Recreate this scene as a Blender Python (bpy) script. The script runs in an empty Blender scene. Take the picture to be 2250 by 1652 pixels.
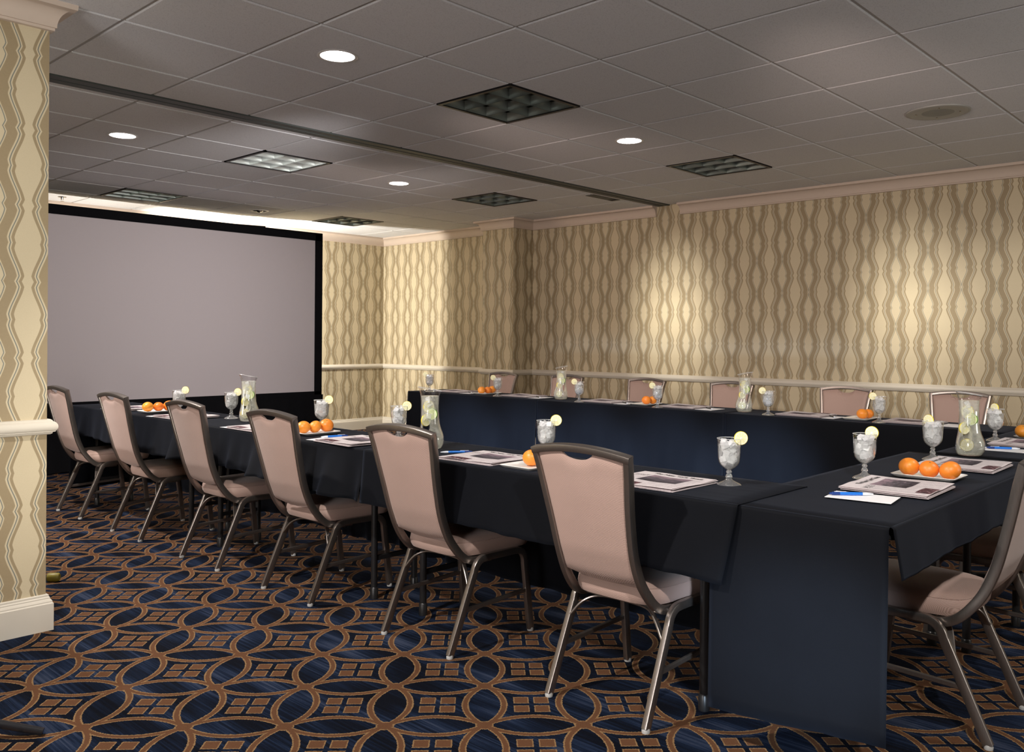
import bpy, bmesh, math, random
from mathutils import Vector, Matrix
random.seed(7)
C = bpy.context.scene.collection
PI = math.pi
H = 2.62          # ceiling height
ZT = 0.738        # top of the table cloths

# ------------------------------------------------------------------ camera
cam_d = bpy.data.cameras.new('camera'); cam = bpy.data.objects.new('camera', cam_d); C.objects.link(cam)
cam_d.sensor_width = 36; cam_d.lens = 1914.8 / 2250 * 36
cam_d.shift_y = -(826 - 746.1) / 2250
cam_d.clip_start = 0.05
yaw, roll = math.radians(43.333), math.radians(0.396)
F = Vector((math.cos(yaw), math.sin(yaw), 0)); R0 = Vector((math.sin(yaw), -math.cos(yaw), 0)); U0 = Vector((0, 0, 1))
RR = R0 * math.cos(roll) + U0 * math.sin(roll); UU = -R0 * math.sin(roll) + U0 * math.cos(roll)
m = Matrix((RR, UU, -F)).transposed().to_4x4(); m.translation = Vector((-1.6075, -4.4883, 1.2306))
cam.matrix_world = m
bpy.context.scene.camera = cam

# ------------------------------------------------------------------ view and world
vs = bpy.context.scene.view_settings
vs.view_transform = 'Standard'; vs.look = 'None'; vs.gamma = 1; vs.use_curve_mapping = False
vs.exposure = 0.30
w = bpy.data.worlds.new('world'); bpy.context.scene.world = w; w.use_nodes = True
w.node_tree.nodes['Background'].inputs[0].default_value = (0.5, 0.5, 0.52, 1)
w.node_tree.nodes['Background'].inputs[1].default_value = 0.02

# ------------------------------------------------------------------ lights
def aim(o, loc, tgt):
    o.location = loc
    d = Vector(tgt) - Vector(loc)
    o.rotation_euler = d.to_track_quat('-Z', 'Y').to_euler()
def spot(name, loc, tgt, power, size=100, blend=0.5, col=(1, .93, .84), r=0.05):
    l = bpy.data.lights.new(name, 'SPOT'); l.energy = power; l.spot_size = math.radians(size); l.spot_blend = blend
    l.color = col; l.shadow_soft_size = r
    o = bpy.data.objects.new(name, l); C.objects.link(o); aim(o, loc, tgt); return o
def area(name, loc, tgt, power, sx, sy, col=(1, 1, 1), spread=180):
    l = bpy.data.lights.new(name, 'AREA'); l.shape = 'RECTANGLE'; l.size = sx; l.size_y = sy; l.energy = power
    l.color = col; l.spread = math.radians(spread)
    o = bpy.data.objects.new(name, l); C.objects.link(o); aim(o, loc, tgt); return o
CANS = [(0.915, -0.915), (0.915, 1.597), (3.355, 1.597), (3.355, -0.915)]
for i, (x, y) in enumerate(CANS):
    spot('downlight_or_key_lamp', (x, y, H - 0.035), (x, y, 0), 30, 110, 0.7, (1, .93, .85), 0.07)
spot('downlight_or_key_lamp', (-1.15, -1.95, H - 0.05), (0.8, -2.2, 0.4), 230, 105, 0.6, (1, .94, .88), 0.04)  # unseen key lamp, position taken from the chair shadow on the cloth
spot('downlight_or_key_lamp', (-0.18, 0.95, H - 0.05), (0.75, 0.9, 0), 240, 112, 0.6, (1, .92, .86), 0.04)  # added key lamp behind the column for the far seats; no fitting
area('added_soft_fill', (-1.0, 1.3, 1.15), (0.7, 1.3, 0.5), 7, 0.8, 0.8, (1, .93, .88), 90)  # added fill for the chairs that the column shades
spot('column_fill', (-0.75, -3.6, 1.0), (-0.45, -0.56, 1.40), 165, 56, 1.0, (1, .95, .84), 0.2)  # added spot that brightens the column; no lamp stands there
spot('downlight_or_key_lamp', (-1.0, -4.75, H - 0.10), (1.5, -3.6, 0.4), 230, 70, 0.7, (1, .94, .88), 0.04)  # added key lamp out of view, aimed at the cross row seat
spot('downlight_or_key_lamp', (2.3, -4.7, H - 0.05), (2.4, -3.6, 0), 50, 130, 0.6, (1, .94, .88), 0.04)  # added spot out of view above the cross row
for wy, wz, pw in ((0.42, 1.72, 110), (0.42, 1.27, 150), (-1.92, 1.72, 85), (-1.92, 1.28, 115), (-2.65, 1.6, 45)):
    spot('wall_scallop_spot', (3.9, wy + .1, 2.35), (5.98, wy, wz), pw, 31, 1.0, (1, .95, .84), 0.22)  # added spots that draw the wall scallops; no fittings there
for wy in (-2.8, -0.6, 1.4):
    spot('wall_fill', (1.6, wy, 2.25), (5.98, wy + .4, 1.35), 70, 76, 1.0, (1, .765, .65), 0.25)  # added spots that lift the far wall brightness; no fittings there
spot('screen_fill', (1.6, -0.6, 2.2), (2.0, 3.82, 1.35), 265, 68, 1.0, (1, .94, .93), 0.25)  # two added spots brighten the screen; no fittings there
spot('screen_fill', (3.3, -0.4, 2.2), (3.4, 3.82, 1.35), 145, 60, 1.0, (1, .94, .93), 0.25)
for wy in (-1.7, -1.0, -0.3, 0.4, 1.1):
    spot('skirt_fill', (1.40, wy - .4, 0.30), (3.74, wy, 0.26), 520, 28, 1.0, (.50, .68, 1.0), 0.1)  # added low blue fill between the tables, lights the far skirt
area('added_soft_fill', (-3.8, -3.0, 1.35), (0.7, -1.4, 0.7), 70, 1.4, 1.4, (1, .95, .93))  # added soft fill out of view for the chair backs
spot('end_cloth_fill', (-1.1, -4.9, 0.75), (.77, -3.38, 0.34), 620, 17, 1.0, (.66, .82, 1.0), 0.08)  # added unseen blue spot, brightens the middle of the end cloth
area('ceiling_fill', (3.2, -6.6, 1.2), (3.4, -4.2, 2.62), 26, 1.2, 1.2, (1, .97, .90))  # added area lamp out of view that brightens the ceiling directly
spot('strobe_lamp', (3.40, 4.60, 1.55), (4.6, 4.75, 2.6), 260, 178, 0.2, (1, .94, .84), 0.02)
spot('strobe_lamp', (1.9, 4.60, 1.50), (1.7, 4.95, 2.6), 50, 150, 0.5, (1, .90, .78), 0.02)  # second unseen lamp, added to extend the ceiling glow leftwards

# ------------------------------------------------------------------ node helpers
class NB:
    """small expression builder for shader maths"""
    def __init__(s, name):
        s.m = bpy.data.materials.new(name); s.m.use_nodes = True
        s.t = s.m.node_tree; s.n = s.t.nodes; s.l = s.t.links
        s.b = s.n['Principled BSDF']; s.out = s.n['Material Output']
    def new(s, typ, **kw):
        n = s.n.new(typ)
        for k, v in kw.items(): setattr(n, k, v)
        return n
    def inp(s, sock, v):
        if isinstance(v, (int, float)): sock.default_value = v
        elif isinstance(v, (tuple, list)): sock.default_value = tuple(v) + ((1,) if len(v) == 3 and sock.type == 'RGBA' else ())
        else: s.l.new(v, sock)
    def m2(s, op, a, b=0.0, c=None):
        n = s.new('ShaderNodeMath', operation=op)
        s.inp(n.inputs[0], a); s.inp(n.inputs[1], b)
        if c is not None: s.inp(n.inputs[2], c)
        return n.outputs[0]
    def add(s, a, b): return s.m2('ADD', a, b)
    def sub(s, a, b): return s.m2('SUBTRACT', a, b)
    def mul(s, a, b): return s.m2('MULTIPLY', a, b)
    def mn(s, a, b): return s.m2('MINIMUM', a, b)
    def mx(s, a, b): return s.m2('MAXIMUM', a, b)
    def ab(s, a): return s.m2('ABSOLUTE', a)
    def frac(s, a): return s.m2('FRACT', a)
    def lt(s, a, b, soft=0.0):      # 1 where a<b
        if soft <= 0: return s.m2('LESS_THAN', a, b)
        n = s.new('ShaderNodeMapRange'); n.interpolation_type = 'LINEAR'
        s.inp(n.inputs[0], s.sub(a, b)); n.inputs[1].default_value = -soft; n.inputs[2].default_value = soft
        n.inputs[3].default_value = 1; n.inputs[4].default_value = 0
        return n.outputs[0]
    def hyp(s, a, b): return s.m2('SQRT', s.add(s.mul(a, a), s.mul(b, b)))
    def mix(s, f, a, b):
        n = s.new('ShaderNodeMix', data_type='RGBA')
        s.inp(n.inputs[0], f); s.inp(n.inputs[6], a); s.inp(n.inputs[7], b); return n.outputs[2]
    def coord(s, which='Object'):
        n = s.new('ShaderNodeTexCoord'); x = s.new('ShaderNodeSeparateXYZ'); s.l.new(n.outputs[which], x.inputs[0])
        s.vec = n.outputs[which]; return x.outputs
    def noise(s, scale, detail=2, rough=0.5, vec=None, stretch=None):
        n = s.new('ShaderNodeTexNoise'); n.inputs['Scale'].default_value = scale; n.inputs['Detail'].default_value = detail
        n.inputs['Roughness'].default_value = rough
        v = vec
        if v is None:
            v = s.new('ShaderNodeTexCoord').outputs['Object']
        if stretch:
            mp = s.new('ShaderNodeMapping'); mp.inputs['Scale'].default_value = stretch; s.l.new(v, mp.inputs[0]); v = mp.outputs[0]
        s.l.new(v, n.inputs['Vector']); return n.outputs[0]
    def bump(s, h, strength=0.3, dist=0.002):
        n = s.new('ShaderNodeBump'); n.inputs['Strength'].default_value = strength; n.inputs['Distance'].default_value = dist
        s.l.new(h, n.inputs['Height']); s.l.new(n.outputs[0], s.b.inputs['Normal'])
    def ramp(s, f, stops):
        n = s.new('ShaderNodeValToRGB'); s.inp(n.inputs[0], f)
        e = n.color_ramp.elements
        e[0].position, e[0].color = stops[0][0], tuple(stops[0][1]) + (1,)
        e[1].position, e[1].color = stops[-1][0], tuple(stops[-1][1]) + (1,)
        for p, c in stops[1:-1]:
            q = e.new(p); q.color = tuple(c) + (1,)
        return n.outputs[0]
    def fin(s, col=None, rough=0.6, metal=0.0, spec=None, **kw):
        if col is not None: s.inp(s.b.inputs['Base Color'], col)
        s.inp(s.b.inputs['Roughness'], rough); s.b.inputs['Metallic'].default_value = metal
        if spec is not None: s.b.inputs['Specular IOR Level'].default_value = spec
        for k, v in kw.items(): s.inp(s.b.inputs[k.replace('_', ' ')], v)
        return s.m
def simple(name, col, rough=0.6, metal=0.0, spec=None, nscale=None, var=0.08, bump=0.0, **kw):
    b = NB(name); c = col
    if nscale:
        n = b.noise(nscale, 3)
        c = b.mix(n, tuple(v * (1 - var) for v in col), tuple(min(1, v * (1 + var)) for v in col))
        if bump: b.bump(n, bump, 0.002)
    return b.fin(c, rough, metal, spec, **kw)
def emis(name, col, strength):
    b = NB(name); b.inp(b.b.inputs['Emission Color'], col); b.b.inputs['Emission Strength'].default_value = strength
    return b.fin(col, 0.5)

# ------------------------------------------------------------------ materials
def wallpaper(name, phx, phy, phz=2.308):
    b = NB(name); xyz = b.coord()
    g = b.new('ShaderNodeNewGeometry'); nx = b.new('ShaderNodeSeparateXYZ'); b.l.new(g.outputs['Normal'], nx.inputs[0])
    sel = b.m2('GREATER_THAN', b.ab(nx.outputs[0]), 0.5)
    ux = b.sub(xyz[0], phx); uy = b.sub(xyz[1], phy)
    u = b.add(b.mul(sel, uy), b.mul(b.sub(1.0, sel), ux))
    A, P = 0.2562, 0.3145
    t = b.m2('DIVIDE', u, A)
    d = b.ab(b.sub(t, b.m2('ROUND', t)))                     # 0 at a node column, .5 between
    tz = b.m2('DIVIDE', b.sub(xyz[2], phz), P)
    dz = b.ab(b.sub(tz, b.m2('ROUND', tz)))                  # 0 at pinch, .5 at bulge
    s = b.mul(b.sub(1.0, b.m2('COSINE', b.mul(dz, 2 * PI))), 0.082)
    k1 = b.mx(b.sub(1.0, b.mul(dz, 14.0)), 0.0)              # cusp at the pinch, outward
    k2 = b.mx(b.sub(1.0, b.mul(b.sub(0.5, dz), 14.0)), 0.0)  # cusp at the bulge, inward
    s = b.add(s, b.sub(b.mul(k1, 0.030), b.mul(k2, 0.046)))
    e = b.sub(d, s)                                          # coordinate across the band set
    def band(a0, a1): return b.lt(b.ab(b.sub(e, (a0 + a1) / 2)), (a1 - a0) / 2, 0.004)
    cream = b.mix(b.noise(220, 2), (.57, .485, .325), (.62, .53, .365))
    brown = b.mix(b.noise(160, 2), (.315, .245, .145), (.35, .275, .165))
    grey = (.17, .185, .17)
    c = b.mix(band(0.026, 0.182), cream, brown)
    c = b.mix(band(0.246, 0.292), c, brown)
    c = b.mix(band(-0.006, 0.008), c, grey)
    c = b.mix(band(0.208, 0.224), c, grey)
    return b.fin(c, 0.55, 0, 0.35)
def carpet():
    b = NB('patterned_carpet'); xyz = b.coord()
    a = 0.3163; r2 = math.sqrt(.5)
    wob = b.mul(b.sub(b.noise(170, 1), 0.5), 0.030)
    x = b.sub(xyz[0], 0.360); y = b.sub(xyz[1], -2.523)
    p = b.m2('DIVIDE', b.sub(b.mul(x, r2), b.mul(y, r2)), a)
    q = b.m2('DIVIDE', b.add(b.mul(x, r2), b.mul(y, r2)), a)
    lp = b.sub(b.frac(p), 0.5); lq = b.sub(b.frac(q), 0.5)
    ap = b.ab(lp); aq = b.ab(lq)
    d1 = b.ab(b.sub(b.hyp(b.sub(1.0, ap), aq), r2))
    d2 = b.ab(b.sub(b.hyp(ap, b.sub(1.0, aq)), r2))
    d = b.add(b.mn(d1, d2), wob)
    node = b.hyp(b.sub(0.5, ap), b.sub(0.5, aq))
    d = b.mn(d, b.add(b.sub(node, 0.055), wob))
    # four small squares at the heart of every cell
    sx = b.ab(b.sub(ap, 0.108)); sy = b.ab(b.sub(aq, 0.108))
    sq = b.add(b.mx(sx, sy), b.mul(wob, 0.7))
    edge = b.mx(b.lt(d, 0.038), b.lt(sq, 0.082))
    core = b.mx(b.lt(d, 0.024), b.lt(sq, 0.070))
    st = b.noise(1.0, 4, 0.7, stretch=(95, 1.6, 1))
    st2 = b.noise(1.0, 1, 0.5, stretch=(8.5, 2.2, 1))
    v = b.add(b.mul(st, 0.60), b.mul(st2, 0.60))
    navy = b.ramp(v, [(0.50, (.0012, .0022, .006)), (0.61, (.003, .007, .019)), (0.68, (.009, .017, .040)), (0.76, (.030, .040, .070))])
    n = b.noise(500, 2)
    gold = b.mix(n, (.165, .096, .043), (.27, .165, .080))
    rust = b.mix(n, (.083, .037, .018), (.125, .058, .029))
    c = b.mix(edge, navy, gold); c = b.mix(core, c, rust)
    b.bump(b.noise(420, 2), 0.55, 0.004)
    return b.fin(c, 0.95, 0, 0.1)
def ceiling_mat():
    b = NB('ceiling_tile'); n = b.noise(180, 3)
    c = b.mix(b.m2('GREATER_THAN', n, 0.42), (.62, .625, .65), (.71, .715, .74))
    b.bump(n, 0.15, 0.001)
    return b.fin(c, 0.9, 0, 0.1)
def fabric():
    b = NB('taupe_weave'); xyz = b.coord()
    k = 2 * PI / 0.0040
    wx = b.m2('SINE', b.mul(b.add(xyz[1], b.mul(xyz[2], 0.5)), k)); wz = b.m2('SINE', b.mul(b.sub(b.add(xyz[2], xyz[0]), b.mul(xyz[1], 0.5)), k))
    g = b.add(b.mul(b.mul(wx, wz), 0.5), 0.5)
    n = b.noise(6, 2)
    lo = b.mix(n, (.215, .135, .110), (.25, .160, .132)); hi = b.mix(n, (.53, .375, .32), (.58, .41, .35))
    c = b.mix(g, lo, hi)
    b.bump(g, 0.35, 0.0012)
    return b.fin(c, 0.62, 0, 0.4, Sheen_Weight=0.25, Sheen_Roughness=0.4)
def cloth_mat():
    b = NB('black_tablecloth'); n = b.noise(9, 3); f = b.noise(900, 1)
    c = b.mix(n, (.0017, .0021, .0035), (.0026, .0032, .0051))
    b.bump(b.add(f, b.mul(n, 2.0)), 0.22, 0.001)
    return b.fin(c, 0.75, 0, 0.11, Sheen_Weight=0.05, Sheen_Roughness=0.5, Sheen_Tint=(.45, .55, .8))
def metal_mat():
    b = NB('brushed_bronze'); n = b.noise(1.0, 2, 0.5, stretch=(300, 300, 8))
    c = b.mix(n, (.27, .238, .218), (.33, .295, .272))
    r = b.add(b.mul(n, 0.06), 0.29)
    return b.fin(c, r, 0.92)
def glass_mat(name='clear_glass', tint=(1, 1, 1), refl=0.16, milk=0.0):
    b = NB(name)
    tr = b.new('ShaderNodeBsdfTransparent'); tr.inputs[0].default_value = tint + (1,)
    gl = b.new('ShaderNodeBsdfGlossy'); gl.inputs['Roughness'].default_value = 0.04; gl.inputs[0].default_value = (1, 1, 1, 1)
    lw = b.new('ShaderNodeLayerWeight'); lw.inputs[0].default_value = 0.55
    f = b.add(b.mul(b.m2('POWER', lw.outputs['Facing'], 2.2), 0.75), refl * 0.4)
    mx = b.new('ShaderNodeMixShader'); b.l.new(f, mx.inputs[0]); b.l.new(tr.outputs[0], mx.inputs[1]); b.l.new(gl.outputs[0], mx.inputs[2])
    if milk > 0:
        df = b.new('ShaderNodeBsdfDiffuse'); df.inputs[0].default_value = (.9, .91, .92, 1)
        m3 = b.new('ShaderNodeMixShader'); m3.inputs[0].default_value = milk; b.l.new(mx.outputs[0], m3.inputs[1]); b.l.new(df.outputs[0], m3.inputs[2]); mx = m3
    b.l.new(mx.outputs[0], b.out.inputs[0]); return b.m
def water_mat(name, col, dens):
    b = NB(name)
    tr = b.new('ShaderNodeBsdfTransparent'); tr.inputs[0].default_value = (.93, .94, .93, 1)
    b.fin(col, 0.15, 0, 0.6)
    lw = b.new('ShaderNodeLayerWeight'); lw.inputs[0].default_value = 0.5
    n = b.noise(55, 2)
    f = b.add(b.add(b.mul(lw.outputs['Facing'], 0.35), dens), b.mul(b.sub(n, 0.5), 0.35))
    mx = b.new('ShaderNodeMixShader'); b.l.new(f, mx.inputs[0]); b.l.new(tr.outputs[0], mx.inputs[1]); b.l.new(b.b.outputs[0], mx.inputs[2])
    b.l.new(mx.outputs[0], b.out.inputs[0]); return b.m
def citrus(name, flesh, pith, rind):
    b = NB(name); xyz = b.coord()
    r = b.hyp(xyz[0], xyz[1]); r = b.m2('DIVIDE', r, 0.0235)
    ang = b.m2('ARCTAN2', xyz[1], xyz[0])
    seg = b.ab(b.m2('SINE', b.mul(ang, 4.5)))
    c = b.mix(b.lt(seg, 0.22, 0.08), flesh, pith)
    c = b.mix(b.lt(r, 0.16), c, pith)
    c = b.mix(b.m2('GREATER_THAN', r, 0.80), c, pith)
    c = b.mix(b.m2('GREATER_THAN', r, 0.925), c, rind)
    return b.fin(c, 0.35, 0, 0.5, Subsurface_Weight=0.0)
def orange_mat():
    b = NB('orange_peel'); xyz = b.coord(); n = b.noise(420, 2)
    oi = b.new('ShaderNodeObjectInfo')
    c1 = b.mix(oi.outputs['Random'], (.84, .155, .018), (.86, .38, .035))
    c = b.mix(b.noise(14, 2), c1, (.88, .28, .03))
    dim = b.mul(b.lt(b.hyp(xyz[0], xyz[1]), 0.0035, 0.001), b.m2('GREATER_THAN', xyz[2], 0.0))
    c = b.mix(dim, c, (.16, .17, .05))
    b.bump(n, 0.3, 0.0015)
    return b.fin(c, 0.36, 0, 0.5)
def news_mat():
    b = NB('newsprint'); x, y, z = b.coord()
    def rect(x0, x1, y0, y1):
        return b.mul(b.lt(b.ab(b.sub(x, (x0 + x1) / 2)), (x1 - x0) / 2), b.lt(b.ab(b.sub(y, (y0 + y1) / 2)), (y1 - y0) / 2))
    paper = (.66, .60, .61)
    n = b.noise(1.0, 1, 0.5, stretch=(420, 60, 1))
    line = b.m2('GREATER_THAN', b.m2('SINE', b.mul(y, 2 * PI / 0.0048)), 0.1)
    colgap = b.m2('GREATER_THAN', b.frac(b.mul(b.add(x, 0.15), 1 / 0.049)), 0.10)
    txt = b.mul(b.mul(line, colgap), b.m2('GREATER_THAN', n, 0.42))
    area_t = b.mx(b.mx(rect(-.14, -.07, -.125, .075), rect(-.14, .14, -.075, -.045)), b.mx(rect(.10, .142, -.12, .075), rect(-.02, .142, -.128, -.045)))
    c = b.mix(b.mul(b.mul(txt, area_t), 0.55), paper, (.14, .12, .13))
    head = b.mul(rect(-.135, -.075, .045, .07), b.m2('GREATER_THAN', b.noise(1.0, 1, 0.5, stretch=(260, 160, 1)), 0.5))
    c = b.mix(b.mul(head, 0.8), c, (.05, .05, .05))
    ph = b.noise(1.0, 4, 0.6, stretch=(22, 60, 1))
    pic = b.ramp(b.add(b.mul(ph, 0.6), b.mul(b.sub(y, -0.03), 2.6)), [(0.22, (.03, .026, .03)), (0.42, (.10, .085, .10)), (0.55, (.28, .20, .235)), (0.8, (.46, .34, .38))])
    c = b.mix(rect(-.062, .100, -.045, .072), c, pic)
    pic2 = b.ramp(b.noise(1.0, 3, 0.7, stretch=(120, 50, 1)), [(0.38, (.02, .018, .022)), (0.58, (.14, .06, .07)), (0.70, (.62, .45, .45))])
    c = b.mix(rect(-.115, .0, -.135, -.088), c, pic2)
    up = b.new('ShaderNodeNewGeometry'); s = b.new('ShaderNodeSeparateXYZ'); b.l.new(up.outputs['Normal'], s.inputs[0])
    c = b.mix(b.m2('GREATER_THAN', s.outputs[2], 0.6), (.50, .43, .44), c)
    return b.fin(c, 0.75, 0, 0.15)

M = {}
M['wp'] = wallpaper('ogee_wallpaper', -0.234, 1.2846)
M['wpl'] = wallpaper('ogee_wallpaper_column', -0.234, 1.2846, 2.242)
M['wpb'] = wallpaper('ogee_wallpaper_end', 4.86, 1.2846)
M['carpet'] = carpet(); M['ceil'] = ceiling_mat(); M['fabric'] = fabric(); M['cloth'] = cloth_mat(); M['metal'] = metal_mat()
M['trim'] = simple('painted_trim', (.66, .61, .52), 0.38, 0, 0.4, 12, 0.03)
M['crown'] = simple('painted_crown', (.60, .50, .42), 0.5, 0, 0.3, 12, 0.03)
M['grid'] = simple('ceiling_grid', (.42, .40, .385), 0.6, 0, 0.3)
M['track'] = simple('grey_track_metal', (.075, .085, .08), 0.5, 0.2, 0.4, 30, 0.1)
M['dark'] = simple('dark_gap', (.01, .01, .01), 0.7)
M['black'] = simple('black_paint', (.012, .012, .013), 0.35, 0, 0.5)
M['drape'] = simple('black_drape', (.004, .004, .005), 0.9, 0, 0.1, 20, 0.2)
M['screen'] = simple('screen_fabric', (.46, .415, .425), 0.8, 0, 0.25, 60, 0.015)
M['white'] = simple('white_ceramic', (.84, .82, .79), 0.18, 0, 0.5)
M['paper'] = simple('white_paper', (.86, .86, .88), 0.6, 0, 0.3)
M['glide'] = simple('white_plastic', (.42, .42, .41), 0.4)
M['blue'] = simple('blue_plastic', (.015, .16, .62), 0.22, 0, 0.6)
M['bluedark'] = simple('dark_blue_plastic', (.01, .04, .20), 0.25, 0, 0.6)
M['pengrip'] = simple('clear_white_plastic', (.75, .80, .88), 0.2, 0, 0.6)
M['blackplastic'] = simple('black_plastic', (.012, .012, .014), 0.25, 0, 0.6)
M['glass'] = glass_mat(); M['foot'] = glass_mat('pressed_glass', (.96, .97, .96), 0.55, .07)
M['lip'] = glass_mat('glass_lip', (.9, .92, .92), 0.8, .45)
M['water'] = water_mat('iced_water', (.93, .94, .93), 0.16)
M['pwater'] = water_mat('lemon_water', (.97, .97, .86), 0.22)
M['ice'] = water_mat('ice', (.96, .96, .98), 0.50)
M['lemon'] = citrus('lemon_flesh', (.92, .88, .50), (.95, .94, .80), (.90, .76, .10))
M['lime'] = citrus('lime_flesh', (.62, .72, .28), (.80, .85, .55), (.16, .34, .04))
M['orange'] = orange_mat(); M['news'] = news_mat()
M['ink'] = simple('black_ink', (.03, .028, .03), 0.6)
M['canlamp'] = emis('lamp_lens', (1, .97, .93), 14)
M['cantrim'] = simple('can_trim', (.72, .70, .68), 0.4)
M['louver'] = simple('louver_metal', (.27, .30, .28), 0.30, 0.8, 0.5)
M['louverbright'] = simple('bright_louver', (.62, .66, .64), 0.25, 0.6, 0.5)  # brighter copy of louver_metal; the glow of the cells is in the colour
M['reflector'] = simple('troffer_reflector', (.17, .19, .178), 0.35, 0.3, 0.5)
M['tube'] = emis('glow_tube', (.95, .97, 1), 2.2)  # emission added so that the bright cells glow
M['tubeoff'] = simple('unlit_tube', (.22, .245, .23), 0.4)
M['speaker'] = simple('speaker_grille', (.33, .33, .31), 0.5)
M['perf'] = simple('perforated_metal', (.20, .21, .20), 0.5)
M['chrome'] = simple('chrome', (.7, .7, .7), 0.15, 1.0)
M['yellow'] = simple('yellow_rubber', (.22, .18, .02), 0.5)
M['hole'] = simple('dark_hole', (.003, .003, .003), 0.8)

# ------------------------------------------------------------------ mesh helpers
class MB:
    def __init__(s): s.v = []; s.f = []
    def box(s, x0, x1, y0, y1, z0, z1):
        n = len(s.v)
        s.v += [(x, y, z) for z in (z0, z1) for y in (y0, y1) for x in (x0, x1)]
        s.f += [tuple(n + i for i in q) for q in ((0, 2, 3, 1), (4, 5, 7, 6), (0, 1, 5, 4), (2, 6, 7, 3), (0, 4, 6, 2), (1, 3, 7, 5))]
        return s
    def grid(s, P, close_u=False, close_v=False):     # P[i][j] points
        n = len(s.v); a = len(P); b = len(P[0])
        for row in P: s.v += [tuple(p) for p in row]
        for i in range(a if close_u else a - 1):
            for j in range(b if close_v else b - 1):
                s.f.append((n + i * b + j, n + i * b + (j + 1) % b, n + ((i + 1) % a) * b + (j + 1) % b, n + ((i + 1) % a) * b + j))
        return s
    def cap(s, pts, flip=False):
        n = len(s.v); s.v += [tuple(p) for p in pts]; f = list(range(n, n + len(pts)))
        s.f.append(tuple(reversed(f)) if flip else tuple(f)); return s
    def lathe(s, prof, seg=28, c=(0, 0, 0), cap=True):
        P = [[(c[0] + r * math.cos(2 * PI * k / seg), c[1] + r * math.sin(2 * PI * k / seg), c[2] + z) for k in range(seg)] for r, z in prof]
        s.grid(P, close_v=True)
        if cap:
            if prof[0][0] > 1e-6: s.cap(P[0], True)
            if prof[-1][0] > 1e-6: s.cap(P[-1])
        return s
    def sweep(s, path, sec, side, closed=False):      # sec: (a along side, b along normal); side fixed lateral axis
        path = [Vector(p) for p in path]; side0 = Vector(side); P = []
        for i, p in enumerate(path):
            t = (path[min(i + 1, len(path) - 1)] - path[max(i - 1, 0)]).normalized()
            sd = (side0 - t * side0.dot(t)).normalized(); nn = t.cross(sd)
            P.append([p + sd * a + nn * b for a, b in sec])
        s.grid(P, close_v=True)
        s.cap(P[0], True); s.cap(P[-1]); return s
    def build(s, name, mat, parent=None, smooth=True, angle=40):
        me = bpy.data.meshes.new(name); me.from_pydata(s.v, [], s.f); me.validate()
        bm = bmesh.new(); bm.from_mesh(me); bmesh.ops.recalc_face_normals(bm, faces=bm.faces); bm.to_mesh(me); bm.free()
        return link(name, me, mat, parent, smooth, angle)
def link(name, me, mat, parent=None, smooth=True, angle=40):
    me.materials.clear(); me.materials.append(mat)
    if smooth:
        me.polygons.foreach_set('use_smooth', [True] * len(me.polygons))
        try: me.set_sharp_from_angle(angle=math.radians(angle))
        except Exception: pass
    o = bpy.data.objects.new(name, me); C.objects.link(o)
    if parent: o.parent = parent
    return o
def rsec(a, b, r, n=3):                               # rounded rectangle a x b
    pts = []
    for cx, cy, a0 in ((a / 2 - r, b / 2 - r, 0), (-a / 2 + r, b / 2 - r, 90), (-a / 2 + r, -b / 2 + r, 180), (a / 2 - r, -b / 2 + r, 270)):
        for k in range(n + 1):
            t = math.radians(a0 + 90 * k / n); pts.append((cx + r * math.cos(t), cy + r * math.sin(t)))
    return pts
def crom(pts, n=6):                                   # Catmull-Rom through 3-D points
    P = [Vector(p) for p in pts]; P = [P[0] * 2 - P[1]] + P + [P[-1] * 2 - P[-2]]; out = []
    for i in range(1, len(P) - 2):
        a, b, c, d = P[i - 1:i + 3]
        for k in range(n):
            t = k / n
            out.append(0.5 * ((2 * b) + (c - a) * t + (2 * a - 5 * b + 4 * c - d) * t * t + (-a + 3 * b - 3 * c + d) * t ** 3))
    out.append(P[-2]); return out
def tag(o, label=None, cat=None, group=None, kind=None):
    if label: o['label'] = label
    if cat: o['category'] = cat
    if group: o['group'] = group
    if kind: o['kind'] = kind
    return o
def empty(name, loc=(0, 0, 0), rz=0):
    o = bpy.data.objects.new(name, None); o.empty_display_size = 0.1; C.objects.link(o); o.location = loc; o.rotation_euler = (0, 0, rz); return o
def copy_tree(o, parent=None):
    kids = list(o.children)
    c = o.copy(); C.objects.link(c)
    if parent: c.parent = parent
    for k in kids: copy_tree(k, c)
    return c
def struct(o): return tag(o, kind='structure')

# ------------------------------------------------------------------ room shell
XW, YB, XL, YR = 5.98, 5.13, -4.0, -7.6
struct(MB().box(XL - .15, XW + .15, YR - .15, YB + .15, -0.1, 0).build('floor', M['carpet'], smooth=False))
# right wall with the shallow pilaster near the screen
mb = MB().box(XW, XW + .15, YR - .15, YB + .15, 0, H + .1)
mb.box(5.65, XW + .01, 2.345, 2.84, 0, H + .02)
struct(mb.build('wall_right', M['wp'], smooth=False))
struct(MB().box(-1.35, XW, YB, YB + .15, 0, H + .1).build('wall_back', M['wpb'], smooth=False))
mb = MB().box(XL, -0.285, -0.56, 0.10, 0, H + .02); mb.box(-1.35, -1.2, 0.10, YB + .15, 0, H + .1)
struct(mb.build('wall_left', M['wpl'], smooth=False))
struct(MB().box(XL - .15, XL, YR - .15, -0.56, 0, H + .1).build('wall_side', M['wp'], smooth=False))
struct(MB().box(XL - .15, XW, YR - .15, YR, 0, H + .1).build('wall_front', M['wp'], smooth=False))
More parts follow.
